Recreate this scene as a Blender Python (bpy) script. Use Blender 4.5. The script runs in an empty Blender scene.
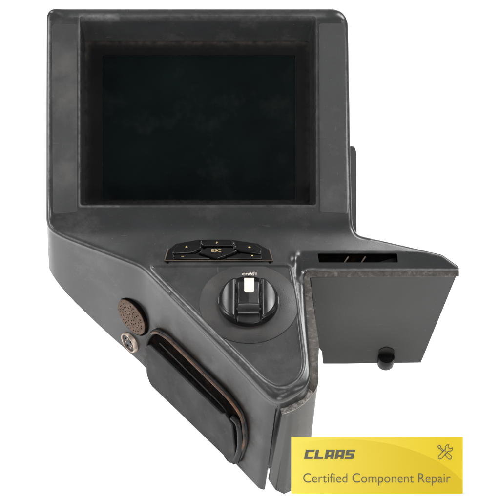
import bpy, bmesh, math, random
import numpy as np
from mathutils import Vector, Matrix
from mathutils.geometry import delaunay_2d_cdt
from mathutils.bvhtree import BVHTree

random.seed(4)
MM = 0.001
D = 1300.0                       # camera distance to the screen bezel plane, mm
TILT = math.radians(40)          # deck (horizontal) is tipped this far from the view axis
CT, ST = math.cos(TILT), math.sin(TILT)
Z0 = 118.0                       # height of the bezel-plane centre above the floor, mm

def W(x, u, v):                  # device axes (right, up the screen, out of the screen) -> world metres
    return Vector((x, CT*u - ST*v, ST*u + CT*v + Z0)) * MM

# ---------------------------------------------------------------- camera, world, lamps
scene = bpy.context.scene
C = scene.collection
cam_d = bpy.data.cameras.new("camera")
cam = bpy.data.objects.new("camera", cam_d)
C.objects.link(cam)
cam.matrix_world = Matrix.Translation(W(0, 0, D)) @ Matrix.Rotation(math.pi/2 - math.radians(50), 4, 'X')
cam_d.sensor_fit = 'HORIZONTAL'
cam_d.angle = 2*math.atan(250.0/D)
cam_d.clip_start = 0.01
cam_d.clip_end = 100
scene.camera = cam
CAM = W(0, 0, D)

world = bpy.data.worlds.new("World")
scene.world = world
world.use_nodes = True
bg = world.node_tree.nodes["Background"]
bg.inputs[0].default_value = (1.0, 1.0, 1.0, 1)
bg.inputs[1].default_value = 0.27
scene.view_settings.view_transform = 'Standard'
scene.view_settings.look = 'None'
scene.view_settings.exposure = 0
scene.view_settings.gamma = 1

def area(name, loc, target, sx, sy, energy, col=(1, 1, 1)):
    l = bpy.data.lights.new(name, 'AREA')
    l.shape = 'RECTANGLE'; l.size = sx; l.size_y = sy; l.energy = energy; l.color = col
    o = bpy.data.objects.new(name, l); C.objects.link(o)
    o.location = loc
    o.rotation_euler = (Vector(target) - Vector(loc)).to_track_quat('-Z', 'Y').to_euler()
    return o
area("softbox_key", (0.9, 0.9, 1.5), (0, 0, 0.1), 0.7, 0.7, 24)
area("fill_rear", (-0.7, 1.0, 1.2), (0, 0, 0.1), 0.4, 0.6, 8)  # added lamp: puts a highlight on the knob's left lobe
area("fill_strip", (0.34, 0.95, 1.12), (0.13, 0.03, 0.13), 0.16, 0.45, 3.2)  # added narrow fill, glances off the shelf top only
area("fill_side", (-0.75, 0.0, 0.50), (-0.14, 0.02, 0.08), 0.35, 0.5, 4.2)  # added fill close to the left flank, fades along the wall
area("fill_front", (0.75, -0.95, 1.45), (0, 0.05, 0.12), 0.6, 0.6, 9)  # added fill from the viewing side, lifts the screen bezel

area("fill_low", (0.1, -1.5, 0.55), (0, 0.1, 0.18), 0.9, 0.4, 9.5)  # added low fill for the upper wall of the recess

# ---------------------------------------------------------------- helpers
def P(px, py, v):                # the point at depth v behind photo position px, py (500-px frame)
    k = (D - v)/D
    return W((px-250)*k, (250-py)*k, v)

def ray_plane(px, py, o, n):
    d = P(px, py, 0) - CAM
    t = (o - CAM).dot(n)/d.dot(n)
    return CAM + d*t

def ss(a, b, x):
    t = max(0.0, min(1.0, (x-a)/(b-a)))
    return t*t*(3-2*t)

ND = Vector((0, 0, 1))
H_DECK = ST*22.0
def v_plane(py, h):
    k = 250-py
    return (h - ST*k)/(CT - ST*k/D)

def link(name, me, mat, parent=None, smooth=None, bevel=0, seg=2):
    o = bpy.data.objects.new(name, me)
    C.objects.link(o)
    if mat: me.materials.append(mat)
    if parent: o.parent = parent
    if bevel:
        m = o.modifiers.new("bevel", 'BEVEL'); m.width = bevel*MM; m.segments = seg
        m.limit_method = 'ANGLE'; m.angle_limit = math.radians(35); m.harden_normals = False
    if smooth is not None:
        for p in me.polygons: p.use_smooth = True
        me.set_sharp_from_angle(angle=math.radians(smooth))
    return o

def from_bm(name, bm, mat, parent=None, smooth=40, bevel=0, seg=2, recalc=True):
    if recalc: bmesh.ops.recalc_face_normals(bm, faces=bm.faces)
    me = bpy.data.meshes.new(name); bm.to_mesh(me); bm.free()
    return link(name, me, mat, parent, smooth, bevel, seg)

def round_poly(pts, step=2.0, closed=True):
    """pts (x, y, r): rounded corners, then resampled."""
    out = []; n = len(pts)
    for i, (x, y, r) in enumerate(pts):
        p = Vector((x, y))
        if r <= 0 or (not closed and i in (0, n-1)):
            out.append(p); continue
        a = Vector(pts[i-1][:2]); b = Vector(pts[(i+1) % n][:2])
        da, db = (a-p), (b-p)
        ta = min(r, da.length*0.49); tb = min(r, db.length*0.49)
        p0 = p+da.normalized()*ta; p2 = p+db.normalized()*tb
        m = max(4, int(r/1.2))
        for j in range(m+1):
            t = j/m
            out.append(p0*(1-t)**2 + p*2*t*(1-t)*1.0 + p2*t*t)
    res = []
    seg = list(zip(out, out[1:] + ([out[0]] if closed else [])))
    for a, b in seg:
        L = (b-a).length
        if L < 1e-6: continue
        k = max(1, int(round(L/step)))
        for j in range(k): res.append(a.lerp(b, j/k))
    if not closed: res.append(out[-1])
    return res

_NP = {}
def sdist(p, loop):              # signed distance to a closed loop, positive inside
    key = id(loop)
    if key not in _NP:
        a = np.array([(q[0], q[1]) for q in loop]); _NP[key] = (a, np.roll(a, -1, axis=0), loop)
    a, b, _ = _NP[key]
    x, y = p[0], p[1]
    d = b-a; L = (d*d).sum(1)+1e-12
    t = np.clip(((x-a[:, 0])*d[:, 0]+(y-a[:, 1])*d[:, 1])/L, 0, 1)
    q = a+d*t[:, None]
    best = math.sqrt(((q[:, 0]-x)**2+(q[:, 1]-y)**2).min())
    cr = (a[:, 1] > y) != (b[:, 1] > y)
    with np.errstate(divide='ignore', invalid='ignore'):
        xi = d[:, 0]*(y-a[:, 1])/d[:, 1]+a[:, 0]
    ins = (cr & (x < xi)).sum() % 2 == 1
    return best if ins else -best

def thing(name, label, cat, loc):
    o = bpy.data.objects.new(name, None); C.objects.link(o)
    o.location = loc; o['label'] = label; o['category'] = cat
    return o

# ---------------------------------------------------------------- materials
def mat(name, col, rough=0.4, spec=0.5, metal=0.0, noise=0.0, nscale=60, dirt=None, dirt_amt=0.0, dscale=25,
        bump=0.0, bscale=900, rvar=0.12, wear_glint=None, coat=0.0, specks=0.0, grime_shade=False):
    m = bpy.data.materials.new(name); m.use_nodes = True
    nt = m.node_tree; N = nt.nodes; L = nt.links
    b = N["Principled BSDF"]
    b.inputs["Roughness"].default_value = rough
    b.inputs["Specular IOR Level"].default_value = spec
    b.inputs["Metallic"].default_value = metal
    b.inputs["Coat Weight"].default_value = coat
    tc = N.new("ShaderNodeTexCoord")
    n1 = N.new("ShaderNodeTexNoise"); n1.inputs["Scale"].default_value = nscale
    n1.inputs["Detail"].default_value = 7; n1.inputs["Roughness"].default_value = 0.62
    L.new(tc.outputs["Object"], n1.inputs["Vector"])
    mix = N.new("ShaderNodeMix"); mix.data_type = 'RGBA'
    mix.inputs[6].default_value = tuple(c*(1-noise) for c in col)+(1,)
    mix.inputs[7].default_value = tuple(min(1, c*(1+noise)) for c in col)+(1,)
    cr = N.new("ShaderNodeMapRange"); cr.inputs[1].default_value = 0.3; cr.inputs[2].default_value = 0.7
    L.new(n1.outputs[0], cr.inputs[0]); L.new(cr.outputs[0], mix.inputs[0])
    last = mix.outputs[2]
    if dirt:
        n2 = N.new("ShaderNodeTexNoise"); n2.inputs["Scale"].default_value = dscale
        n2.inputs["Detail"].default_value = 8; n2.inputs["Roughness"].default_value = 0.7
        L.new(tc.outputs["Object"], n2.inputs["Vector"])
        r2 = N.new("ShaderNodeMapRange")
        r2.inputs[1].default_value = 0.5-0.25*dirt_amt+0.05; r2.inputs[2].default_value = 0.78-0.25*dirt_amt
        L.new(n2.outputs[0], r2.inputs[0])
        m2 = N.new("ShaderNodeMix"); m2.data_type = 'RGBA'
        L.new(r2.outputs[0], m2.inputs[0]); L.new(last, m2.inputs[6]); m2.inputs[7].default_value = tuple(dirt)+(1,)
        last = m2.outputs[2]
    if wear_glint:  # edge wear, frame dust and painted highlight lines, from a vertex attribute
        at = N.new("ShaderNodeAttribute"); at.attribute_name = "wear_glint"
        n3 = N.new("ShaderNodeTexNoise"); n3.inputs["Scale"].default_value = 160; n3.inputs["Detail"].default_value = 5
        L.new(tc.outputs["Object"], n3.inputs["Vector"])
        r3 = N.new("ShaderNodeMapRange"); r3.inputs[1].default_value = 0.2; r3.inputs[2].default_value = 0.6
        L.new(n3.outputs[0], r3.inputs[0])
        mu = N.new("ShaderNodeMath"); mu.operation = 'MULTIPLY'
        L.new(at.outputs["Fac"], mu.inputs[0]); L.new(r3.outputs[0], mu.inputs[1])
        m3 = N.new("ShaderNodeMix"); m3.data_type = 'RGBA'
        L.new(mu.outputs[0], m3.inputs[0]); L.new(last, m3.inputs[6]); m3.inputs[7].default_value = tuple(wear_glint)+(1,)
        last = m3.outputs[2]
    if grime_shade:                                      # brown stain round the card slot, with the wall's shade painted in
        ag = N.new("ShaderNodeAttribute"); ag.attribute_name = "grime_shade"
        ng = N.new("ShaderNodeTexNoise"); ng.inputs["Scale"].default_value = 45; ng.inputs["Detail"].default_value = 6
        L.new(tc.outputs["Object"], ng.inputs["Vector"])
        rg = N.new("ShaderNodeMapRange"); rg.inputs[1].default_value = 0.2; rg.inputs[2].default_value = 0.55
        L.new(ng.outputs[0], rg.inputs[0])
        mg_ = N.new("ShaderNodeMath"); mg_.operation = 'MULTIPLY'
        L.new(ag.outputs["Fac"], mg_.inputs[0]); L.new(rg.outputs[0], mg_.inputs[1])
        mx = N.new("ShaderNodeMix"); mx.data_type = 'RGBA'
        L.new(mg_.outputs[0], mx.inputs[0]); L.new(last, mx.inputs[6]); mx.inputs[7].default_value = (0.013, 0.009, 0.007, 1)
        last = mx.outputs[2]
        sp_ = N.new("ShaderNodeMapRange"); sp_.inputs[3].default_value = spec; sp_.inputs[4].default_value = 0.04   # sheen cut, so the patch stays dark
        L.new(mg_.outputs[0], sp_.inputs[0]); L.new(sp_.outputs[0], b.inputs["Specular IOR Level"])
    if specks:                                     # lint, dust specks and hair scratches
        for sc_, st_, lo_, hi_, am in (((1, 1, 1), 620, 0.70, 0.76, 0.8), ((1, 9, 4), 46, 0.705, 0.74, 0.35), ((7, 1, 5), 38, 0.71, 0.75, 0.3)):
            mp = N.new("ShaderNodeMapping"); mp.inputs["Scale"].default_value = sc_
            mp.inputs["Rotation"].default_value = (0.3, 0.2, 0.5)
            ns = N.new("ShaderNodeTexNoise"); ns.inputs["Scale"].default_value = st_; ns.inputs["Detail"].default_value = 3
            L.new(tc.outputs["Object"], mp.inputs[0]); L.new(mp.outputs[0], ns.inputs["Vector"])
            rs = N.new("ShaderNodeMapRange"); rs.inputs[1].default_value = lo_; rs.inputs[2].default_value = hi_
            rs.inputs[4].default_value = specks*am
            L.new(ns.outputs[0], rs.inputs[0])
            ms = N.new("ShaderNodeMix"); ms.data_type = 'RGBA'
            L.new(rs.outputs[0], ms.inputs[0]); L.new(last, ms.inputs[6]); ms.inputs[7].default_value = (0.16, 0.155, 0.15, 1)
            last = ms.outputs[2]
    L.new(last, b.inputs["Base Color"])
    if rvar:
        rr = N.new("ShaderNodeMapRange")
        rr.inputs[1].default_value = 0.3; rr.inputs[2].default_value = 0.7
        rr.inputs[3].default_value = max(0.03, rough-rvar); rr.inputs[4].default_value = min(1, rough+rvar)
        n4 = N.new("ShaderNodeTexNoise"); n4.inputs["Scale"].default_value = nscale*0.45; n4.inputs["Detail"].default_value = 8
        L.new(tc.outputs["Object"], n4.inputs["Vector"]); L.new(n4.outputs[0], rr.inputs[0])
        L.new(rr.outputs[0], b.inputs["Roughness"])
    if bump:
        n5 = N.new("ShaderNodeTexNoise"); n5.inputs["Scale"].default_value = bscale; n5.inputs["Detail"].default_value = 4
        L.new(tc.outputs["Object"], n5.inputs["Vector"])
        bp = N.new("ShaderNodeBump"); bp.inputs["Strength"].default_value = bump; bp.inputs["Distance"].default_value = 0.0004
        L.new(n5.outputs[0], bp.inputs["Height"]); L.new(bp.outputs[0], b.inputs["Normal"])
    return m

M_PLASTIC = mat("grey_plastic", (0.0225, 0.0232, 0.0242), 0.25, 0.54, specks=0.5, grime_shade=True, noise=0.12, nscale=30, bump=0.12, bscale=1500, rvar=0.09,
                dirt=(0.055, 0.054, 0.053), dirt_amt=0.1, dscale=22, wear_glint=(0.34, 0.335, 0.33))
M_GRAIN = mat("grained_plastic", (0.038, 0.0388, 0.040), 0.44, 0.42, specks=0.6, noise=0.16, nscale=18, bump=0.35, bscale=1900,
              dirt=(0.085, 0.082, 0.078), dirt_amt=0.2, dscale=12)
M_FLAP = mat("flap_plastic", (0.040, 0.0406, 0.0414), 0.48, 0.40, specks=0.4, noise=0.12, nscale=14, bump=0.3, bscale=1700)
M_DARK = mat("black_plastic", (0.007, 0.007, 0.0075), 0.42, 0.2, noise=0.3, nscale=70, dirt=(0.035, 0.029, 0.025), dirt_amt=0.05, dscale=70, bump=0.2, bscale=1200)
M_VOID = mat("dark_cavity", (0.004, 0.0036, 0.0034), 0.8, 0.0, noise=0.4, nscale=120, dirt=(0.016, 0.009, 0.005), dirt_amt=0.1, dscale=90)
M_GLOSS = mat("glossy_black", (0.004, 0.004, 0.0045), 0.16, 0.45, noise=0.3, nscale=90, rvar=0.06)
M_KNOB = mat("knob_black", (0.006, 0.006, 0.0065), 0.28, 0.5, noise=0.3, nscale=90, rvar=0.08)
M_DISPLAY = mat("display_glass", (0.0022, 0.0045, 0.0045), 0.22, 0.10, noise=0.6, nscale=9, rvar=0.08,
                dirt=(0.010, 0.014, 0.013), dirt_amt=0.1, dscale=14)
M_MASK = mat("display_frame", (0.0035, 0.0037, 0.0042), 0.45, 0.12, noise=0.4, nscale=30, wear_glint=(0.075, 0.066, 0.058))
M_WORN = mat("worn_edge", (0.062, 0.054, 0.048), 0.5, 0.4, noise=0.45, nscale=240, dirt=(0.24, 0.215, 0.19), dirt_amt=0.12, dscale=150, bump=0.6, bscale=1400)
M_WORN2 = mat("chalky_edge", (0.15, 0.13, 0.115), 0.6, 0.3, noise=0.5, nscale=500, dirt=(0.48, 0.46, 0.44), dirt_amt=0.5, dscale=330, bump=0.8, bscale=1400)
M_RUST = mat("rusty_rim", (0.014, 0.011, 0.009), 0.42, 0.3, noise=0.3, nscale=120, dirt=(0.15, 0.068, 0.034), dirt_amt=0.6, dscale=60, bump=0.5, bscale=1000)
M_GRILLE = mat("rusty_mesh", (0.11, 0.07, 0.05), 0.7, 0.25, noise=0.35, nscale=200, dirt=(0.06, 0.04, 0.03), dirt_amt=0.35, dscale=160, bump=0.8, bscale=1300)
M_COPPER = mat("tarnished_metal", (0.46, 0.37, 0.31), 0.38, 0.5, metal=0.55, noise=0.3, nscale=150, dirt=(0.10, 0.06, 0.04), dirt_amt=0.3, dscale=120)
M_PIN = mat("socket_insert", (0.035, 0.033, 0.032), 0.5, 0.4, noise=0.3, nscale=300)
M_DISC = mat("dial_plate", (0.027, 0.0255, 0.025), 0.42, 0.4, noise=0.25, nscale=60, dirt=(0.045, 0.038, 0.033), dirt_amt=0.2, dscale=40, bump=0.3, bscale=1200)
M_WHITE = mat("white_marker", (0.72, 0.66, 0.60), 0.5, 0.3, noise=0.12, nscale=300)
M_GOLD = mat("gold_print", (0.50, 0.38, 0.17), 0.5, 0.3, noise=0.2, nscale=300)
M_TAN = mat("tan_edge", (0.10, 0.078, 0.062), 0.5, 0.3, noise=0.35, nscale=200)
M_INK = mat("grey_print", (0.095, 0.095, 0.075), 0.6, 0.2, noise=0.05)

M_POST = mat("white_acrylic", (0.8, 0.8, 0.8), 0.4, 0.3)
# glowing white floor, added to keep the ground pure white and shadowless
m = bpy.data.materials.new("glow_floor"); m.use_nodes = True
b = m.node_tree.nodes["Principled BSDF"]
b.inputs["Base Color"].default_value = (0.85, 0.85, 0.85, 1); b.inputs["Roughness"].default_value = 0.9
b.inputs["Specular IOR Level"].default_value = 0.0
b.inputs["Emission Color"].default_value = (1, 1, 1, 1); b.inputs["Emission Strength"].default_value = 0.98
M_FLOOR = m
bm = bmesh.new()
vs = [bm.verts.new(p) for p in ((-4, -4, 0), (4, -4, 0), (4, 4, 0), (-4, 4, 0))]
bm.faces.new(vs)
tb = from_bm("glow_floor", bm, M_FLOOR, None, None)
tb['kind'] = 'structure'

# ---------------------------------------------------------------- the terminal
root = thing("operator_terminal", "worn dark grey machine control terminal with black screen, keypad, rotary knob and side flap",
             "control terminal", (0, 0, 0))

# body outline (photo px, clockwise from the upper left corner)
OUT = [(46.5, 8.5, 11), (348, 8.5, 20), (350.5, 150, 0), (352.5, 226, 7), (357, 235, 6), (442, 254.5, 2), (459, 266.5, 2.5),
       (459, 271, 1), (303.5, 271, 9), (307, 320, 20), (311.5, 376, 10), (306.5, 388, 6), (294, 399.5, 12), (280, 405.5, 10), (269, 402, 8),
       (214, 344, 30), (152, 279, 10), (141, 268.5, 10), (60, 237.5, 14), (46, 228, 12), (46, 205, 0)]
loop = round_poly(OUT, 1.6)
RECESS = [(79.5, 16, 3), (316, 16, 3), (316.5, 205, 3), (80, 205.5, 3)]
RECIN = [(85.5, 41, 3), (309.5, 41, 3), (309, 203.5, 3), (84.5, 203.5, 3)]
rec_o = round_poly(RECESS, 2.5)
SLOT = round_poly([(317.5, 253.5, 1), (397, 253.5, 1), (398, 262.5, 1), (319, 262.5, 1)], 2.5)
PANEL = round_poly([(152, 266.5, 2), (290, 266, 5), (296, 300, 0), (304, 366, 12), (297, 380, 8), (281, 388, 12), (266, 381, 8), (156, 272, 3)], 1.8)
COLS = [round_poly([(52, 24, 4), (76.5, 24, 2), (77, 212, 2), (53, 214, 4)], 3), round_poly([(319, 23.5, 3), (345, 23.5, 4), (347, 213, 2), (320, 212, 2)], 3)]

def fillet_r(px, py):
    r = 3.6 + 11.0*ss(34, 14, py)*ss(46, 70, px)*ss(352, 325, px)
    if py > 240:
        if px > 296 and py < 290: r = 3.6 - 1.6*ss(300, 322, px)
        else: r = max(r, 3.6 + 11*ss(275, 385, py)*ss(312, 292, px))
    return r

def height(px, py, d):
    """depth v of the top skin at photo position px, py; d = px distance inside the outline"""
    vd = v_plane(py, H_DECK)
    s = 7.0                                       # concave blend from the screen face into the deck
    v = 0.5*(vd + math.sqrt(vd*vd + s*s)) - 0.5*s*0.15
    if px > 292 and py > 250:                      # flatter front band of the shelf
        v0 = v_plane(252, H_DECK)
        band = v0 + 0.30*(py-252)
        f = ss(296, 302, px)*ss(250.5, 254, py)*ss(285, 270, py)
        v = v*(1-f) + band*f
    if 255 < py and px < 310:
        q = sdist((px, py), PANEL)
        v -= 1.0*ss(-1.0, 1.2, q)
        v += (0.25+0.85*ss(266.5, 274, py))*math.exp(-((q+1.4)/1.0)**2)
    if py < 222:
        for cl in COLS:
            q = sdist((px, py), cl)
            v += 0.2*ss(-0.8, 0.8, q)
    # small moulded bump where deck rim meets the shelf
    v += 2.2*math.exp(-(((px-295)/3.0)**2+((py-258)/4.0)**2))
    R = fillet_r(px, py)
    if 190 < py < 300 and px < 170: v += 0.9*ss(190, 225, py)*math.exp(-((d-3.4)/1.3)**2)
    if d < R:
        t = 1-max(d, 0)/R
        v -= R*1.15*(1-math.sqrt(max(0, 1-t*t)))
    return v

pts = []; edges = []
def add_loop(lp):
    i0 = len(pts); n = len(lp)
    for p in lp: pts.append(Vector(p))
    for i in range(n): edges.append((i0+i, i0+(i+1) % n))
add_loop(loop); add_loop(rec_o); add_loop(SLOT)
def offset_loop(lp, o):
    r = []
    for i in range(len(lp)):
        t = (lp[(i+1) % len(lp)]-lp[i-1]).normalized()
        q = lp[i]+Vector((-t.y, t.x))*o
        if abs(sdist(q, lp)-o) < 0.12 and (not r or (q-r[-1]).length > 0.5): r.append(q)
    return r
KEEP = []
for o in (-3.2, -2.4, -1.6, -0.8, 0.0, 0.8, 1.7):
    l_ = offset_loop(PANEL, o); KEEP.append(l_); add_loop(l_)
for cl in COLS:
    for o in (-0.8, 0.0, 0.8):
        l_ = offset_loop(cl, o); KEEP.append(l_); add_loop(l_)
nb = len(pts)
cand = []
n = len(loop)
for i in range(n):                                # rings of points along the rounded rim
    t = (loop[(i+1) % n]-loop[i-1]).normalized(); nrm = Vector((-t.y, t.x))
    R = fillet_r(*loop[i])
    for f in sorted({0.25, 0.6, 1.1, 1.7, 2.3, 2.9, 3.5, 4.2, 5.0, R*0.55, R*0.7, R*0.85, R}):
        if f > max(R, 5) or (R > 6 and 1.7 < f < R*0.5 and f not in (2.9, 4.2)): continue
        q = loop[i]+nrm*f
        if abs(sdist(q, loop)-f) < 0.1: cand.append((q, -f))
y = 10.0
while y < 410:
    st = 2.0 if 205 < y < 285 else 3.0
    x = 44.0 + (int(y) % 2)*0.7
    while x < 462:
        cand.append((Vector((x, y)), 1.5)); x += st
    y += st
for q, mn in cand:
    d = sdist(q, loop)
    if mn > 0 and d < 5.8: continue
    a_ = sdist(q, PANEL)
    if -3.9 < a_ < 2.4 or any(abs(sdist(q, cl)) < 1.5 for cl in COLS): continue
    if sdist(q, rec_o) > -0.6 or sdist(q, SLOT) > -0.6: continue
    pts.append(q)
cv, ce, cf, ov, oe, of = delaunay_2d_cdt(pts, edges, [], 0, 1e-4)
skin_co = []; wear_glint = []
for p in cv:
    d = sdist(p, loop)
    skin_co.append(P(p.x, p.y, height(p.x, p.y, d)))
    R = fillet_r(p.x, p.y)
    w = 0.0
    if p.y > 20: w = 0.27*math.exp(-((d-R*0.8)/0.9)**2)  # rim line: edge highlight painted in with the wear
    q = abs(sdist(p, rec_o)); w = max(w, 0.34*math.exp(-(q/1.0)**2)*(1 if p.x < 120 else .35))  # recess edge: lit strip painted in, brighter on the left
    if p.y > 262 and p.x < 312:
        q = sdist(p, PANEL); w = max(w, 0.62*math.exp(-((q+1.5)/0.8)**2)*(1 if p.x < 270 else .8)*ss(266, 275, p.y))  # deck bead: crisp highlight painted along its crest
    wear_glint.append(w)
idx_of = {}
for j, o in enumerate(ov):
    for k in o: idx_of.setdefault(k, j)
bm = bmesh.new()
bm.verts.layers.float.new("wear_glint"); bm.verts.layers.float.new("grime_shade")
bv = [bm.verts.new(c) for c in skin_co]
skin_col = []
for f in cf:
    c = sum((Vector(cv[i]) for i in f), Vector((0, 0)))/len(f)
    if sdist(c, loop) < 0 or sdist(c, rec_o) > 0 or sdist(c, SLOT) > 0: continue
    try: fc = bm.faces.new([bv[i] for i in f])
    except ValueError: continue
    if c.y < 216 and (sdist(c, COLS[0]) > 0 or sdist(c, COLS[1]) > 0): fc.material_index = 2
# walls: the outline dropped to the floor (the shelf is only a thin ledge)
top = [bv[idx_of[i]] for i in range(len(loop))]
def is_shelf(p): return p.x > 356.2 and p.y > 230 or (p.x > 311 and p.y > 262 and p.y < 275)
# where the foot of the wall stands, photo px on the floor, for the bulging left flank
FOOT = [((46, 15), (45.5, 236)), ((46, 195), (45.5, 246)), ((46, 222), (48.5, 267)), ((60, 237.5), (62, 288)), ((100, 253), (103, 329)), ((141, 268), (141, 363)), ((152, 279), (153, 376)),
        ((214, 344), (206, 432)), ((262, 395), (250, 479)), ((269, 402), (259, 488.5)), ((275, 405), (264.5, 490)), ((281, 407.5), (269.5, 480)), ((296, 402), (288, 468))]
def drop_z(T, fy):               # height at which the point straight under T shows at photo row fy
    lo, hi = -0.06, T.z
    for _ in range(40):
        m_ = (lo+hi)/2
        r_ = Vector((T.x, T.y, m_)) - CAM
        dv = -r_.dot((CAM-W(0, 0, 0)).normalized()); du = r_.dot(W(0, 1, 0)-W(0, 0, 0))/MM
        yy = 250 - du/dv*D
        if yy > fy: lo = m_
        else: hi = m_
    return 0.001 + 0.5*(hi + math.sqrt(hi*hi + 0.018**2))
def catmull(i, t):
    f = [Vector(q[1]) for q in FOOT]
    p1, p2 = f[i], f[i+1]
    if i >= 7 or i < 2: return p1.lerp(p2, t)
    p0, p3 = f[i-1], f[i+2]
    def L(a, b): return max(1e-3, (b-a).length)**0.5
    t0 = 0; t1 = L(p0, p1); t2 = t1+L(p1, p2); t3 = t2+L(p2, p3); u = t1+(t2-t1)*t
    A1 = p0*((t1-u)/(t1-t0))+p1*((u-t0)/(t1-t0)); A2 = p1*((t2-u)/(t2-t1))+p2*((u-t1)/(t2-t1)); A3 = p2*((t3-u)/(t3-t2))+p3*((u-t2)/(t3-t2))
    B1 = A1*((t2-u)/(t2-t0))+A2*((u-t0)/(t2-t0)); B2 = A2*((t3-u)/(t3-t1))+A3*((u-t1)/(t3-t1))
    return B1*((t2-u)/(t2-t1))+B2*((u-t1)/(t2-t1))
def foot(p):
    best = None
    for (a, fa), (b, fb) in zip(FOOT, FOOT[1:]):
        A = Vector(a); B = Vector(b); AB = B-A
        t = max(0, min(1, (p-A).dot(AB)/AB.length_squared))
        d = (A+AB*t-p).length
        if best is None or d < best[0]: best = (d, catmull(FOOT.index((a, fa)), t))
    return best
rings = []
shelf = [is_shelf(p) for p in loop]
NW = 28
for i, p in enumerate(loop):
    T = top[i].co
    if shelf[i]: B = T - ND*(7*MM)
    else:
        B = Vector((T.x, T.y, 0.001))
        d, f = foot(p)
        if d < 4:
            if 277 < p.x and p.y > 400:            # cut-up notch at the front corner: stays on the wall
                B = ray_plane(f.x, f.y, T, Vector((0, 1, 0.02)).normalized())
            else:
                zz = drop_z(T, f.y)
                B = ray_plane(f.x, f.y, Vector((0, 0, zz)), ND) if p.y > 222 else Vector((T.x, T.y, zz))
    house = not shelf[i] and p.y < 222
    if house:                                     # the screen housing tapers to a smaller foot behind
        t = ss(195, 15, p.y) if p.x < 200 else ss(222, 15, p.y)
        B = B.lerp(Vector((T.x*0.5, 0.10, 0.045)), t)
        if p.x > 200: B.z = 0.045
    col = [top[i]]
    for k in range(1, NW+1):
        t = k/NW
        q = T.lerp(B, t)
        if house: q.x = T.x+(B.x-T.x)*t**3; q.y = T.y+(B.y-T.y)*t**3
        col.append(bm.verts.new(q))
    rings.append(col)
for i in range(n):
    a, b_ = rings[i], rings[(i+1) % n]
    for k in range(NW):
        bm.faces.new((a[k], a[k+1], b_[k+1], b_[k]))
sh = [i for i in range(n) if shelf[i]]
bd = [i for i in range(n) if not shelf[i]]
bm.faces.new([rings[i][NW] for i in sh])
# body underside and the wall under the shelf
j0, j1 = sh[0]-1, sh[-1]+1
order = list(range(j1, n)) + list(range(0, j0+1))
hub = bm.verts.new(Vector((0.0, 0.0, 0.03)))
for a, b_ in zip(order, order[1:]+order[:1]): bm.faces.new((rings[a][NW], rings[b_][NW], hub))
bm.faces.new((rings[j0][NW], rings[sh[0]][NW], rings[sh[-1]][NW], rings[j1][NW]))
# recess funnel for the screen and pocket of the slot
rec_top = [bv[idx_of[len(loop)+i]] for i in range(len(rec_o))]
def scale_loop(p, src, dst):
    fx = (p.x-src[0])/(src[2]-src[0]); fy = (p.y-src[1])/(src[3]-src[1])
    return Vector((dst[0]+fx*(dst[2]-dst[0]), dst[1]+fy*(dst[3]-dst[1])))
rin = [scale_loop(p, (79.5, 16, 316.5, 205.5), (85, 41, 309.5, 203.5)) for p in rec_o]
V_REC = -32.0
prev = rec_top
for k in range(1, 5):
    t = k/4
    cur = [bm.verts.new(P(*(a.lerp(b_, t)), height(a.x, a.y, 99)*(1-t)+V_REC*t)) for a, b_ in zip(rec_o, rin)]
    for i in range(len(cur)):
        j = (i+1) % len(cur); bm.faces.new((prev[i], prev[j], cur[j], cur[i]))
    prev = cur
slot_top = [bv[idx_of[len(loop)+len(rec_o)+i]] for i in range(len(SLOT))]
slot_bot = [bm.verts.new(v.co - Vector((0, -ST*0.7, CT))*MM*12) for v in slot_top]
slot_faces = []
for i in range(len(slot_top)):
    j = (i+1) % len(slot_top); slot_faces.append(bm.faces.new((slot_top[i], slot_top[j], slot_bot[j], slot_bot[i])))
slot_faces.append(bm.faces.new(slot_bot))
for f in slot_faces: f.material_index = 1
bmesh.ops.recalc_face_normals(bm, faces=bm.faces)
bm.verts.ensure_lookup_table()
wl = bm.verts.layers.float['wear_glint']; gl = bm.verts.layers.float['grime_shade']
for i, w in enumerate(wear_glint): bv[i][wl] = w
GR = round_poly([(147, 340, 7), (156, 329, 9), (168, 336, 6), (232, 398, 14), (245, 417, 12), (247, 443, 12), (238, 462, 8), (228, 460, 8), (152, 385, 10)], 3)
def to_px(c):
    r_ = c-CAM; ax = (CAM-W(0, 0, 0)).normalized(); dv = -r_.dot(ax); du = r_.dot((W(0, 1, 0)-W(0, 0, 0)).normalized())
    return (250+r_.x/dv*D, 250-du/dv*D)
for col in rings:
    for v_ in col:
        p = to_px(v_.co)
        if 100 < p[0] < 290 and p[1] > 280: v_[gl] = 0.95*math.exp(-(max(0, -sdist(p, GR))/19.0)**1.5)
me = bpy.data.meshes.new("housing"); bm.to_mesh(me)
bvh = BVHTree.FromBMesh(bm)
bm.free()
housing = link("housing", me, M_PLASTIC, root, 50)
me.materials.append(M_VOID)
me.materials.append(M_GRAIN)

def hit(px, py):
    d = (P(px, py, 0)-CAM).normalized()
    loc, nrm, _, _ = bvh.ray_cast(CAM, d)
    if nrm.dot(d) > 0: nrm = -nrm
    return loc, nrm

def prism(name, px_pts, o, nrm, h0, h1, material, parent, bevel=0.6, seg=2, smooth=40, back_inset=None):
    """polygon drawn in photo px on the plane (o, nrm), from offset h0 to the drawn face at h1 (mm)"""
    bm = bmesh.new()
    up = [ray_plane(x, y, o+nrm*h1*MM, nrm) for x, y in px_pts]
    a = [bm.verts.new(p) for p in up]
    b_ = [bm.verts.new(p-nrm*(h1-h0)*MM) for p in up]
    bm.faces.new(a); bm.faces.new(b_[::-1])
    for i in range(len(a)):
        j = (i+1) % len(a); bm.faces.new((a[j], a[i], b_[i], b_[j]))
    return from_bm(name, bm, material, parent, smooth, bevel, seg)

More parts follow.
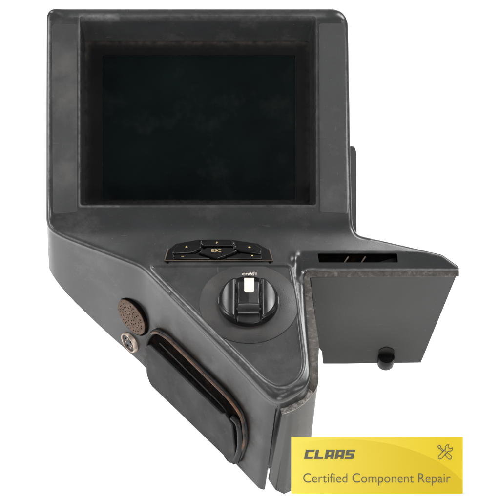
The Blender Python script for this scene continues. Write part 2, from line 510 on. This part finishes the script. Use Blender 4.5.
def basis(nrm, upv):
    z = nrm.normalized(); x = upv.cross(z).normalized(); y = z.cross(x)
    return x, y, z

def lathe(name, o, nrm, prof, material, parent, seg=64, smooth=40, upv=Vector((0, 1, 0.01)), cap=True):
    """prof: (radius, height) in mm about the axis nrm at o"""
    x, y, z = basis(nrm, upv); bm = bmesh.new(); rs = []
    for r, h in prof:
        rs.append([bm.verts.new(o+(x*math.cos(a)+y*math.sin(a))*r*MM+z*h*MM) for a in [2*math.pi*i/seg for i in range(seg)]])
    for a, b_ in zip(rs, rs[1:]):
        for i in range(seg):
            j = (i+1) % seg; bm.faces.new((a[i], a[j], b_[j], b_[i]))
    if cap: bm.faces.new(rs[-1]); bm.faces.new(rs[0][::-1])
    return from_bm(name, bm, material, parent, smooth)

def tube(name, pts3, rad, material, parent, closed=False, seg=8, flat=1.0):
    cu = bpy.data.curves.new(name, 'CURVE'); cu.dimensions = '3D'
    sp = cu.splines.new('POLY'); sp.points.add(len(pts3)-1)
    for q, p in zip(sp.points, pts3): q.co = (*p, 1)
    sp.use_cyclic_u = closed; cu.bevel_depth = rad*MM; cu.bevel_resolution = seg//4+1
    cu.use_fill_caps = True
    o = bpy.data.objects.new(name, cu)
    me = bpy.data.meshes.new_from_object(o)
    bpy.data.objects.remove(o); bpy.data.curves.remove(cu)
    me.name = name
    me.materials.clear()
    return link(name, me, material, parent, 60)

def text_mesh(name, body, size, material, parent, o, x, y, z, extrude=0.1, shear=0.0, sx=1.0, width=None, offset=0.0):
    cu = bpy.data.curves.new(name, 'FONT'); cu.body = body; cu.size = 1.0; cu.shear = shear; cu.offset = offset
    cu.align_x = 'LEFT'; cu.align_y = 'BOTTOM_BASELINE'
    ob = bpy.data.objects.new(name, cu)
    C.objects.link(ob); bpy.context.view_layer.update()
    dg = bpy.context.evaluated_depsgraph_get()
    me = bpy.data.meshes.new_from_object(ob.evaluated_get(dg))
    bpy.data.objects.remove(ob); bpy.data.curves.remove(cu)
    xs = [v.co.x for v in me.vertices]; x0, x1 = min(xs), max(xs)
    kx = (width/(x1-x0) if width else size)*sx
    bm = bmesh.new(); bm.from_mesh(me)
    ex = bmesh.ops.extrude_face_region(bm, geom=bm.faces[:])
    for g in ex['geom']:
        if isinstance(g, bmesh.types.BMVert): g.co.z = 1
    for v in bm.verts:
        c = v.co.copy()
        v.co = o + x*((c.x-x0)*kx*MM) + y*(c.y*size*MM) + z*(c.z*extrude*MM)
    bm.to_mesh(me); bm.free()
    me.name = name; me.materials.clear()
    return link(name, me, material, parent, None)

# ---- display
def quad_loop(l, v): return [P(p.x, p.y, v) for p in l]
bm = bmesh.new()
mo = round_poly([(83, 39, 3), (312, 39, 3), (312, 206, 3), (82, 206, 3)], 4)
di = round_poly([(102, 55, 1.5), (296, 55, 1.5), (296, 200, 1.5), (102, 200, 1.5)], 4)
# frame plate with an opening, a step down to the glass
va = []; ed = []
for lp in (mo, di):
    i0 = len(va); va += [Vector(p) for p in lp]
    ed += [(i0+i, i0+(i+1) % len(lp)) for i in range(len(lp))]
for gx in range(83, 312, 3):
    for gy in range(40, 206, 3):
        q = Vector((gx, gy))
        if sdist(q, di) < -1 and sdist(q, mo) > 1: va.append(q)
c2, _, f2, ov2, _, _ = delaunay_2d_cdt(va, ed, [], 0, 1e-4)
wl2 = bm.verts.layers.float.new("wear_glint")
fv = [bm.verts.new(P(p.x, p.y, V_REC+0.8)) for p in c2]
edge_l = round_poly([(86, 42, 2), (309, 42, 2), (308.5, 203, 2), (85, 203, 2)], 4)
for v_, p in zip(fv, c2):
    q_ = abs(sdist(p, edge_l)); v_[wl2] = (0.55 if p.y < 60 else 0.3)*math.exp(-(q_/2.8)**1.2)
for f in f2:
    c = sum((Vector(c2[i]) for i in f), Vector((0, 0)))/len(f)
    if sdist(c, di) > 0 or sdist(c, mo) < 0: continue
    bm.faces.new([fv[i] for i in f])
m2 = {}
for j, o in enumerate(ov2):
    for k in o: m2.setdefault(k, j)
inn = [fv[m2[len(mo)+i]] for i in range(len(di))]
low = [bm.verts.new(P(p.x, p.y, V_REC-2.2)) for p in di]
for i in range(len(di)):
    j = (i+1) % len(di); bm.faces.new((inn[i], inn[j], low[j], low[i]))
screen = from_bm("screen", bm, M_MASK, root, 40)
bm = bmesh.new()
a = [bm.verts.new(P(p.x, p.y, V_REC-1.2)) for p in round_poly([(101, 54, 0), (297, 54, 0), (297, 201, 0), (101, 201, 0)], 60)]
b_ = [bm.verts.new(v.co - W(0, 0, 3)+W(0, 0, 0)) for v in a]
bm.faces.new(a); bm.faces.new(b_[::-1])
for i in range(len(a)):
    j = (i+1) % len(a); bm.faces.new((a[j], a[i], b_[i], b_[j]))
from_bm("display_glass", bm, M_DISPLAY, screen, None)
tube("screen_edge_line", [P(p.x, p.y, V_REC+0.9) for p in di], 0.28, M_DARK, screen, True)

# ---- keypad
ko, kn = hit(218, 256)
PLATE = [(167.5, 250), (176, 243.5), (199, 239.5), (231, 239.5), (258, 243.5), (269.5, 250), (272.5, 260.3), (164.5, 260.3)]
keypad = prism("keypad", PLATE, ko, kn, -3, 1.0, M_GLOSS, root, 0.5)
rim = [ray_plane(x, y, ko+kn*1.1*MM, kn) for x, y in [(168, 249), (164.5, 260.5), (272.8, 260.5), (269.3, 249)]]
tube("plate_edge", rim, 0.75, M_TAN, keypad)
lat = lambda pts: [(155+x/3.846, 225+y/3.846) for x, y in pts]
KEYS = [[(66, 97), (86, 74), (160, 71), (178, 80), (176, 90), (148, 103), (70, 108)],
        [(172, 56), (290, 56), (308, 66), (300, 79), (186, 79), (176, 70)],
        [(308, 74), (384, 72), (412, 90), (410, 110), (330, 100), (304, 88)],
        [(166, 104), (200, 85), (296, 85), (318, 100), (240, 128)],
        [(66, 112), (150, 108), (212, 128), (70, 130)],
        [(270, 128), (330, 107), (408, 114), (412, 129)]]
for i, k in enumerate(KEYS):
    key = prism("key", lat(k), ko, kn, 0.9, 4.6 if i < 4 else 2.6, M_GLOSS, keypad, 1.1, 3)
    if i == 3:
        x, y, z = basis(kn, Vector((0, 1, 0.01)))
        text_mesh("key_print", "ESC", 4.6, M_GOLD, key, ray_plane(155+217/3.846, 225+103/3.846, ko+kn*4.61*MM, kn), x, y, z, 0.1, width=9.5, offset=0.015)
    else:
        sx, sy, shp = {0: (120, 84, [(-6, 0), (2, -4), (2, -1), (7, -1), (7, 1.5), (2, 1.5), (2, 4)]), 1: (238, 67, [(-1.5, 5), (-1.5, 0), (-5, 0), (0, -5), (5, 0), (1.5, 0), (1.5, 5)]),
                       2: (364, 85, [(6, 0), (-2, -4), (-2, -1), (-7, -1), (-7, 1.5), (-2, 1.5), (-2, 4)]), 4: (106, 121, [(-7, -2), (7, -2), (6, 0), (-6, 0)]), 5: (374, 118, [(-4, -3), (4, -3), (5, 0), (0, 3), (-5, 0)])}[i]
        prism("key_print", lat([(sx+0.8*a_, sy+0.8*b2) for a_, b2 in shp]), ko, kn, 2.5 if i > 3 else 4.5, 2.75 if i > 3 else 4.75, M_GOLD, key, 0)
# screw dimples of the plate
for px in (167.5, 270):
    o_, n_ = ray_plane(px, 262.3, ko+kn*0.2*MM, kn), kn
    lathe("screw", o_, n_, [(1.3, -1), (1.3, 0.4), (0.9, 0.7)], M_VOID, keypad, 16)

# ---- dial and knob on the deck
do, dn = hit(249, 340); do = ray_plane(249, 303, do, ND)
dial = lathe("dial_plate", do, ND, [(47.2, -1.5), (47.2, 0.35), (46.7, 0.55), (30, 0.6)], M_DISC, root, 96)
tube("dial_edge", [do+Vector((math.cos(a)*47.3, math.sin(a)*47.3, 0.35))*MM for a in [2*math.pi*i/96 for i in range(96)]], 0.3, M_DISC, dial, True)
text_o = ray_plane(242.2, 275.4, do+ND*0.62*MM, ND)
text_mesh("dial_print", "cn6\u00a7i", 6.0, M_WHITE, dial, text_o, Vector((1, 0, 0)), Vector((0, 1, 0)), ND, 0.08, width=14, offset=0.02)

kc = do+Vector((-0.4, 0, 0.6))*MM
bm = bmesh.new()
RK = 28.0
def knob_h(x, y):
    r = math.hypot(x, y)
    yb = ss(-15.5, -10.0, y)                       # the grip bar stops short of the front
    barw = 9.8 + 1.2*ss(0, 25, abs(y))
    f = ss(barw+1.8, barw-0.6, abs(x))
    side = 9.5 - 0.026*(abs(x)-16.5)**2 - 1.5*math.exp(-((abs(x)-11.5)/1.2)**2)
    bar = 13.0 - 5.5*ss(14, 28, y) - 0.5*abs(x)/10
    top_ = bar*yb + 2.5*(1-yb)
    h = side*(1-f)+top_*f
    return max(1.0, h - 2.0*ss(RK-2.5, RK, r))
ringv = []; SEG = 220
for k in range(0, 73):
    r = RK*k/72
    if k == 0: ringv.append([bm.verts.new(kc+Vector((0, 0, knob_h(0, 0)))*MM)]*SEG); continue
    ringv.append([bm.verts.new(kc+Vector((r*math.cos(a), r*math.sin(a), knob_h(r*math.cos(a), r*math.sin(a))))*MM) for a in [2*math.pi*i/SEG for i in range(SEG)]])
for zz, rr in ((4.0, 28.8), (0.0, 28.8)):
    ringv.append([bm.verts.new(kc+Vector((rr*math.cos(a), rr*math.sin(a), zz))*MM) for a in [2*math.pi*i/SEG for i in range(SEG)]])
for a_, b__ in zip(ringv, ringv[1:]):
    for i in range(SEG):
        j = (i+1) % SEG
        if a_[i] is a_[j]: bm.faces.new((a_[i], b__[i], b__[j]))
        else: bm.faces.new((a_[i], b__[i], b__[j], a_[j]))
knob = from_bm("rotary_knob", bm, M_KNOB, root, 45)
bm = bmesh.new()
PM = [(244.2, 278), (254, 277.6), (254.2, 291), (252, 292.5), (246, 292.2), (244.2, 290.5)]
pvs = []
rows = 8
for k in range(rows+1):
    yy = 277.8 + (292.2-277.8)*k/rows
    for xx in ((244.2, 249.2, 254.2) if k < rows else (245.6, 249.2, 252.8)):
        q = ray_plane(xx, yy, kc+ND*13*MM, ND)
        for _ in range(6):
            hh = knob_h((q.x-kc.x)/MM, (q.y-kc.y)/MM); q = ray_plane(xx, yy, kc+ND*(hh+0.35)*MM, ND)
        pvs.append(bm.verts.new(q))
for k in range(rows):
    for i in range(2): bm.faces.new((pvs[k*3+i], pvs[k*3+i+1], pvs[k*3+i+4], pvs[k*3+i+3]))
ex = bmesh.ops.extrude_face_region(bm, geom=bm.faces[:])
for g in ex['geom']:
    if isinstance(g, bmesh.types.BMVert): g.co -= ND*1.0*MM
from_bm("pointer_mark", bm, M_WHITE, knob, 40, 0.3)

# ---- speaker grille and socket on the flank
go, gn = hit(133, 317)
VN = Vector((-.80, -.60, 0.06)).normalized()
gn = (gn*0.55+VN*0.45).normalized()
go = ray_plane(131, 317.3, go+gn*2.4*MM, gn)
grille = lathe("speaker_grille", go, gn, [(22.5, -16), (22.5, -1.2), (21.3, -0.2), (20.6, -0.9), (12, -0.8), (2, -0.8)], M_VOID, root, 72)
gm = lathe("mesh_disc", go, gn, [(20.4, -2), (20.4, 0.1), (19.5, 0.5), (2, 0.5)], M_GRILLE, grille, 64)
gx, gy, gz = basis(gn, Vector((0, 0, 1)))
bm = bmesh.new()
for ringr, cnt in ((0, 1), (4, 6), (8, 12), (12, 18), (16, 24)):
    for i in range(cnt):
        a = 2*math.pi*i/cnt + ringr + random.uniform(-.04, .04)
        if random.random() < 0.12: continue
        c = go + (gx*math.cos(a)+gy*math.sin(a))*ringr*MM + gz*0.58*MM
        rr = random.uniform(0.6, 0.95)
        f = [bm.verts.new(c+(gx*math.cos(t)+gy*math.sin(t))*rr*MM) for t in [2*math.pi*k/8 for k in range(8)]]
        bm.faces.new(f)
        ex = [bm.verts.new(v.co-gz*0.6*MM) for v in f]
        for k in range(8): bm.faces.new((f[k], f[(k+1) % 8], ex[(k+1) % 8], ex[k]))
from_bm("perforation", bm, M_VOID, gm, None)
so, sn = hit(129, 343)
sn = (sn*0.35+VN*0.65).normalized()
so = ray_plane(128.5, 342.8, so+sn*1.4*MM, sn)
sock = lathe("socket", so, sn, [(12.0, -8), (12.0, -1.0), (11.5, -0.3), (11.4, 0.8), (11.0, 1.2), (10.3, 1.2), (9.9, 0.8), (9.8, -3), (0.5, -3)], M_COPPER, root, 48)
ins = lathe("socket_insert", so-sn*2.6*MM, sn, [(9.7, -0.5), (9.7, 2.0), (9.0, 2.5), (1, 2.5)], M_PIN, sock, 32)
sx_, sy_, sz_ = basis(sn, Vector((0, 0, 1)))
for i in range(7):
    a = 2*math.pi*i/7
    lathe("contact", so-sn*0.3*MM+(sx_*math.cos(a)+sy_*math.sin(a))*5.6*MM, sn, [(1.2, -1), (1.2, 0.5), (0.8, 0.8)], M_VOID if i % 2 else M_COPPER, ins, 10)

# ---- card slot with its cover on the flank
co, cn = hit(196, 350)
c1, _ = hit(150, 300); c2_, _ = hit(245, 400); c3, _ = hit(190, 395)
cn = (c2_-c1).cross(c3-c1).normalized()
if cn.dot(CAM-c1) < 0: cn = -cn
rimpx = round_poly([(147, 340, 7), (156, 329, 9), (168, 336, 6), (232, 398, 14), (245, 417, 12), (247, 443, 12), (238, 462, 8), (228, 460, 8), (152, 385, 10)], 3)
slot = prism("card_slot", [(p.x, p.y) for p in rimpx], co, cn, -6, 1.2, M_VOID, root, 0.4)  # near-black plate paints the dark of the slot opening
tube("slot_rim", [ray_plane(p.x, p.y, co+cn*1.0*MM, cn) for p in rimpx], 2.6, M_DARK, slot, True, 12)
rust = round_poly([(152, 333.5, 4), (157, 331.5, 5), (167.5, 338, 6), (231, 400.5, 12), (243, 418, 10), (245, 443, 8), (238, 458, 4)], 3, False)
tube("rusty_lip", [ray_plane(p.x, p.y, co+cn*3.2*MM, cn) for p in rust], 1.7, M_RUST, slot, False, 12)
# inner lip seen below the rim
tube("inner_lip", [ray_plane(p.x, p.y, co+cn*1.4*MM, cn) for p in round_poly([(160, 343, 3), (222, 405, 8), (231, 417, 6), (233, 435, 3)], 3, False)], 1.0, M_DARK, slot, False, 8)
cover_px = [(p.x, p.y) for p in round_poly([(145.5, 346, 2), (150, 345, 1.5), (221.5, 413.5, 1), (225, 413.5, 1), (232, 424, 3), (235, 452, 3), (234, 466, 2), (150, 385, 4), (146, 374, 3)], 3)]
cover = prism("slot_cover", cover_px, co, cn, -4, 6, M_DARK, root, 1.3, 3)
# rounded end of the guide beyond the cover
tube("guide_end", [ray_plane(x, y, co+cn*3.5*MM, cn) for x, y in [(p.x, p.y) for p in round_poly([(233, 417, 0), (240, 424, 8), (241, 448, 8), (236, 461, 0)], 3, False)]], 3.4, M_DARK, slot, False, 12)

# ---- lower shell: worn parting edge, front panel and side
SH = round_poly([(459, 272.2, 0), (318, 272.2, 0), (304.8, 273.5, 9), (307.5, 300, 10), (312.5, 335, 0), (318.5, 372, 12), (318.5, 386, 8), (306, 403, 14), (291, 411.5, 12), (282, 414, 0)], 2.2, False)
def sh_drop(p):
    return H_DECK - (8 + 13*ss(375, 405, p.y)) if p.y > 282 else None
bm = bmesh.new(); outer = []; inner = []; lowr = []
for i, p in enumerate(SH):
    t = (SH[min(i+1, len(SH)-1)]-SH[max(i-1, 0)]).normalized()
    nrm = Vector((-t.y, t.x))                    # to the inside of the terminal? (image px)
    if p.y > 285: v = v_plane(p.y, H_DECK - 8 - 13*ss(370, 405, p.y))
    else: v = v_plane(252, H_DECK)+0.30*(272-252) - 5
    q = p - nrm*4.6
    q0 = p
    outer.append(P(q.x, q.y, v) if p.y < 285 or True else None)
    inner.append(P(p.x-0*nrm.x, p.y, v+0.5))
# decide which side is outside by the flap side at the first points (outside = lower on the photo)
hw = 4.8
outer, inner = [], []
for i, p in enumerate(SH):
    t = (SH[min(i+1, len(SH)-1)]-SH[max(i-1, 0)]).normalized()
    nrm = Vector((t.y, -t.x))
    if i == 0: sgn = 1 if nrm.y > 0 else -1
    q = p + nrm*sgn*(3.9 + 1.2*ss(276, 290, p.y))*(1-0.9*ss(340, 371, p.y)) if p.y < 371 else p
    r = p if p.y < 371 else p - nrm*sgn*hw
    r = r - nrm*sgn*(4.5 + 4*ss(276, 300, p.y))
    f = ss(272, 300, p.y)
    def vv(z): return (v_plane(252, H_DECK)+0.30*20-3.0)*(1-f) + v_plane(z.y, H_DECK-5-17*ss(365, 405, p.y))*f
    outer.append(P(q.x, q.y, vv(q))); inner.append(P(r.x, r.y, vv(r)))
va = [bm.verts.new(p) for p in inner]; vb = [bm.verts.new(p) for p in outer]
vc = [bm.verts.new(p-ND*1.0*MM) for p in outer]; vdn = [bm.verts.new(p-ND*2.0*MM) for p in inner]
for i in range(len(va)-1):
    bm.faces.new((va[i], va[i+1], vb[i+1], vb[i])); bm.faces.new((vb[i], vb[i+1], vc[i+1], vc[i])); bm.faces.new((vdn[i], vdn[i+1], va[i+1], va[i]))
    bm.faces.new((vc[i], vc[i+1], vdn[i+1], vdn[i]))
bm.faces.new((va[0], vb[0], vc[0], vdn[0])); bm.faces.new((va[-1], vb[-1], vc[-1], vdn[-1]))
lower = None
worn_bm = bm
worn_y = outer[next(i for i, p in enumerate(SH) if p.y > 384)].y
# wall of the lower shell
st_i = next(i for i, p in enumerate(SH) if p.y > 283)
bm = bmesh.new(); A = []; B = []
for i in range(st_i, len(SH)):
    o_ = outer[i]-ND*0.9*MM
    A.append(o_); B.append(Vector((o_.x, o_.y, 0.001)))
# the front edge leans to its foot
cols = []
nA = len(A)
for i, (a, b__) in enumerate(zip(A, B)):
    pp = SH[st_i+i]
    b__ = b__ + Vector((-9*MM, 0, 0))
    if pp.y > 385:
        KF = [(318.5, (308, 472)), (309, (302, 481)), (300, (293, 490)), (293, (284, 494)), (288, (275.5, 490)), (282, (269, 480.5))]
        for (xa, fa), (xb, fb_) in zip(KF, KF[1:]):
            if xb-0.6 <= pp.x <= xa+0.6:
                e = max(0, min(1, (xa-pp.x)/(xa-xb))); fq = Vector(fa).lerp(Vector(fb_), e); break
        pz = ray_plane(fq.x, fq.y, Vector((0, 0, 0.001)), ND)
        if pp.x < 288:
            e = (288-pp.x)/6; pz = pz.lerp(ray_plane(fq.x, fq.y, pz + Vector((0, -0.004, 0)), Vector((0, 1, 0))), e)
            pz = ray_plane(fq.x, fq.y, ray_plane(277, 491, Vector((0, 0, 0.001)), ND), Vector((0, 1, 0)))
        b__ = pz
    cols.append([bm.verts.new(a.lerp(b__, k/8)) for k in range(9)])
cen = Vector((0.02, 0.0, 0.06))
inn_cols = []
for i, c in enumerate(cols):
    a0 = A[max(i-1, 0)]; a1 = A[min(i+1, nA-1)]
    tt = (a1-a0); tt.z = 0; tt.normalize(); nn = Vector((tt.y, -tt.x, 0))
    if i == 0: nsg = 1 if nn.x > 0 else -1
    nn = nn*nsg
    inn_cols.append([bm.verts.new(v.co-nn*2.5*MM) for v in c])
for S_, flip in ((cols, 0), (inn_cols, 1)):
    for a, b__ in zip(S_, S_[1:]):
        for k in range(8): bm.faces.new((a[k], a[k+1], b__[k+1], b__[k]))
for S0, S1 in ((cols[0], inn_cols[0]), (cols[-1], inn_cols[-1])):
    for k in range(8): bm.faces.new((S0[k], S0[k+1], S1[k+1], S1[k]))
for i in range(nA-1):
    for k in (0, 8): bm.faces.new((cols[i][k], cols[i+1][k], inn_cols[i+1][k], inn_cols[i][k]))
lower = from_bm("lower_shell", bm, M_PLASTIC, root, 50)
worn_bm.faces.ensure_lookup_table()
for f in worn_bm.faces:
    if f.calc_center_median().y < worn_y: f.material_index = 1
we = from_bm("worn_edge", worn_bm, M_WORN, lower, 50, 0.25)
we.data.materials.append(M_WORN2)

# ---- side flap under the shelf
fv0 = v_plane(252, H_DECK)+0.30*20-8
fo = P(380, 277, fv0); fb = ray_plane(380, 364.5, Vector((0, 0, 0.003)), ND); fd = fb-fo; fn = Vector((0, fd.z, -fd.y)).normalized()
FL = [(310, 277), (456.5, 276.3), (421, 363), (346, 364), (323, 364), (322, 352), (318, 347)]
flap = prism("side_flap", FL, fo, fn, -5, 0, M_FLAP, root, 0.8)
boss = prism("latch_boss", [(p.x, p.y) for p in round_poly([(378.5, 354, 0), (378.8, 350, 3), (386.5, 346.5, 9), (394.5, 350, 3), (394.8, 354, 0)], 1.5)], fo, fn, -1, 0.8, M_DARK, flap, 0.3)
lo = ray_plane(386.4, 356.5, fo+fn*2.5*MM, fn)
lathe("latch_post", lo, ND, [(7.6, -14), (8.4, -13), (8.6, -1.0), (8.2, 0.0), (1, 0)], M_DARK, flap, 40)

# ---- fins inside the shelf slot
for px in (346, 363):
    a = P(px-1.5, 262.6, v_plane(252, H_DECK)-1.5); c = P(px+2.5, 256.5, v_plane(252, H_DECK)-1)
    tube("vent_fin", [a, c], 0.8, M_TAN, housing)
# ---- rear cover peeping out on the right
bm = bmesh.new()
pr = round_poly([(340, 146, 0), (354.5, 146, 3), (356.3, 152, 2), (356.8, 236, 0), (340, 236, 0)], 3)
a = [bm.verts.new(P(p.x, p.y, -9)) for p in pr]; b_ = [bm.verts.new(P(p.x, p.y, -45)) for p in pr]
bm.faces.new(a); bm.faces.new(b_[::-1])
for i in range(len(a)):
    j = (i+1) % len(a); bm.faces.new((a[j], a[i], b_[i], b_[j]))
from_bm("rear_cover", bm, M_GRAIN, root, 40, 1.2)

# ---------------------------------------------------------------- the yellow certification plate, standing in front
pn = (CAM-W(0, 0, 0)).normalized()
foot_p = ray_plane(382, 493.8, Vector((0, 0, 0.001)), ND) + pn*0.074
plate = thing("certificate_sign", "yellow certified repair plate with grey lettering standing at the terminal's front corner", "sign", (0, 0, 0))
m = bpy.data.materials.new("yellow_print"); m.use_nodes = True
nt = m.node_tree; N = nt.nodes; L = nt.links; b = N["Principled BSDF"]
b.inputs["Roughness"].default_value = 0.5; b.inputs["Specular IOR Level"].default_value = 0.2
tc = N.new("ShaderNodeTexCoord"); sep = N.new("ShaderNodeSeparateXYZ"); L.new(tc.outputs["Generated"], sep.inputs[0])
gr = N.new("ShaderNodeMapRange"); gr.inputs[1].default_value = 0.0; gr.inputs[2].default_value = 0.9
L.new(sep.outputs["X"], gr.inputs[0])
base = N.new("ShaderNodeMix"); base.data_type = 'RGBA'
base.inputs[6].default_value = (0.72, 0.60, 0.085, 1); base.inputs[7].default_value = (0.62, 0.455, 0.009, 1)
L.new(gr.outputs[0], base.inputs[0])
# printed swoosh: inside of a large ellipse
def mth(op, a, b_=None):
    q = N.new("ShaderNodeMath"); q.operation = op
    for k, val in enumerate((a, b_)):
        if val is None: continue
        if isinstance(val, (int, float)): q.inputs[k].default_value = val
        else: L.new(val, q.inputs[k])
    return q.outputs[0]
ex = mth('DIVIDE', mth('SUBTRACT', sep.outputs["X"], 0.30), 0.78)
ey = mth('DIVIDE', mth('SUBTRACT', sep.outputs["Z"], -0.25), 1.22)
rr = mth('ADD', mth('MULTIPLY', ex, ex), mth('MULTIPLY', ey, ey))
msk = mth('LESS_THAN', rr, 1.0)
dk = N.new("ShaderNodeMix"); dk.data_type = 'RGBA'
L.new(mth('MULTIPLY', mth('MULTIPLY', msk, gr.outputs[0]), 0.75), dk.inputs[0]); L.new(base.outputs[2], dk.inputs[6]); dk.inputs[7].default_value = (0.52, 0.365, 0.004, 1)
L.new(dk.outputs[2], b.inputs["Base Color"])
M_YEL = m
pb = ray_plane(400, 450, foot_p-pn*4.5*MM, pn); pf = ray_plane(400, 486, Vector((0, 0, 0)), ND)
pl = (pb-pf).length/MM
lathe("support_post", pf, (pb-pf).normalized(), [(3, 0), (2.5, 2.6), (2.5, pl-0.5), (1.5, pl+1)], M_POST, plate, 24)
board = prism("plate", [(291.3, 437.3), (463, 437.3), (463, 494.0), (291.3, 494.0)], foot_p, pn, -4, 0, M_YEL, plate, 0.3)
def on_plate(px, py, h=0.02): return ray_plane(px, py, foot_p+pn*h*MM, pn)
X = Vector((1, 0, 0)); Zp = pn.cross(X)
o0 = on_plate(303.3, 482.6); w_ = (on_plate(450.5, 482.6)-o0).length/MM
hgt = (on_plate(303.3, 474)-o0).length/MM/0.72
text_mesh("lettering", "Certified Component Repair", hgt*1.15, M_INK, board, o0, X, Zp, pn, 0.15, width=w_, offset=-0.008)
# company logo, block letters
RECTS = {'C': [(0, 0, 3.3, 9), (3.3, 0, 9, 2.2), (3.3, 6.9, 9.3, 9)],
         'L': [(0, 0, 3.3, 9), (3.3, 0, 9, 2.2)],
         'A': [(0, 0, 3.3, 9), (6, 0, 9.3, 9), (3.3, 2.2, 6, 4.2), (3.3, 7, 6, 9)],
         'S': [(0, 0, 9, 2.2), (6, 2.2, 9, 3.6), (0, 3.6, 9, 5.5), (0, 5.5, 3.3, 7), (0, 7, 9.3, 9)]}
l0 = on_plate(304, 459); lw = (on_plate(355.5, 459)-l0).length; lh = (on_plate(304, 449.8)-l0).length
bm = bmesh.new()
adv = 10.6; tot = adv*4+9.3+2.0
for i, ch in enumerate("CLAAS"):
    for (x0, y0, x1, y1) in RECTS[ch]:
        q = []
        for (xx, yy) in ((x0, y0), (x1, y0), (x1, y1), (x0, y1)):
            q.append(l0 + X*((i*adv+xx+yy*0.22)/tot*lw) + Zp*(yy/9*lh))
        a = [bm.verts.new(p+pn*0.15*MM) for p in q]; c = [bm.verts.new(p-pn*0.05*MM) for p in q]
        bm.faces.new(a)
        for k in range(4): bm.faces.new((a[k], a[(k+1) % 4], c[(k+1) % 4], c[k]))
from_bm("logo", bm, M_INK, board, None)
# crossed wrench and screwdriver in outline
ic = lambda pts: [on_plate(380+x/5.0, 430+y/5.0, 0.05) for x, y in pts]
wr = [(292, 131), (313, 110), (328, 96), (326, 84), (334, 75), (346, 73), (340, 84), (345, 92), (355, 93), (363, 88), (361, 100), (352, 106), (341, 106), (327, 120), (307, 143), (298, 146), (291, 141)]
sd = [(290, 80), (298, 77), (304, 82), (304, 88), (318, 101), (322, 100), (330, 107)]
sd2 = [(313, 107), (300, 93), (294, 92), (290, 86), (290, 80)]
hd = [(331, 118), (336, 113), (358, 131), (359, 140), (352, 147), (343, 145), (326, 125)]
tube("wrench_symbol", ic(wr), 0.36, M_INK, board, True)
tube("screwdriver_symbol", ic(sd2+sd), 0.36, M_INK, board)
tube("handle_symbol", ic(hd), 0.36, M_INK, board, True)
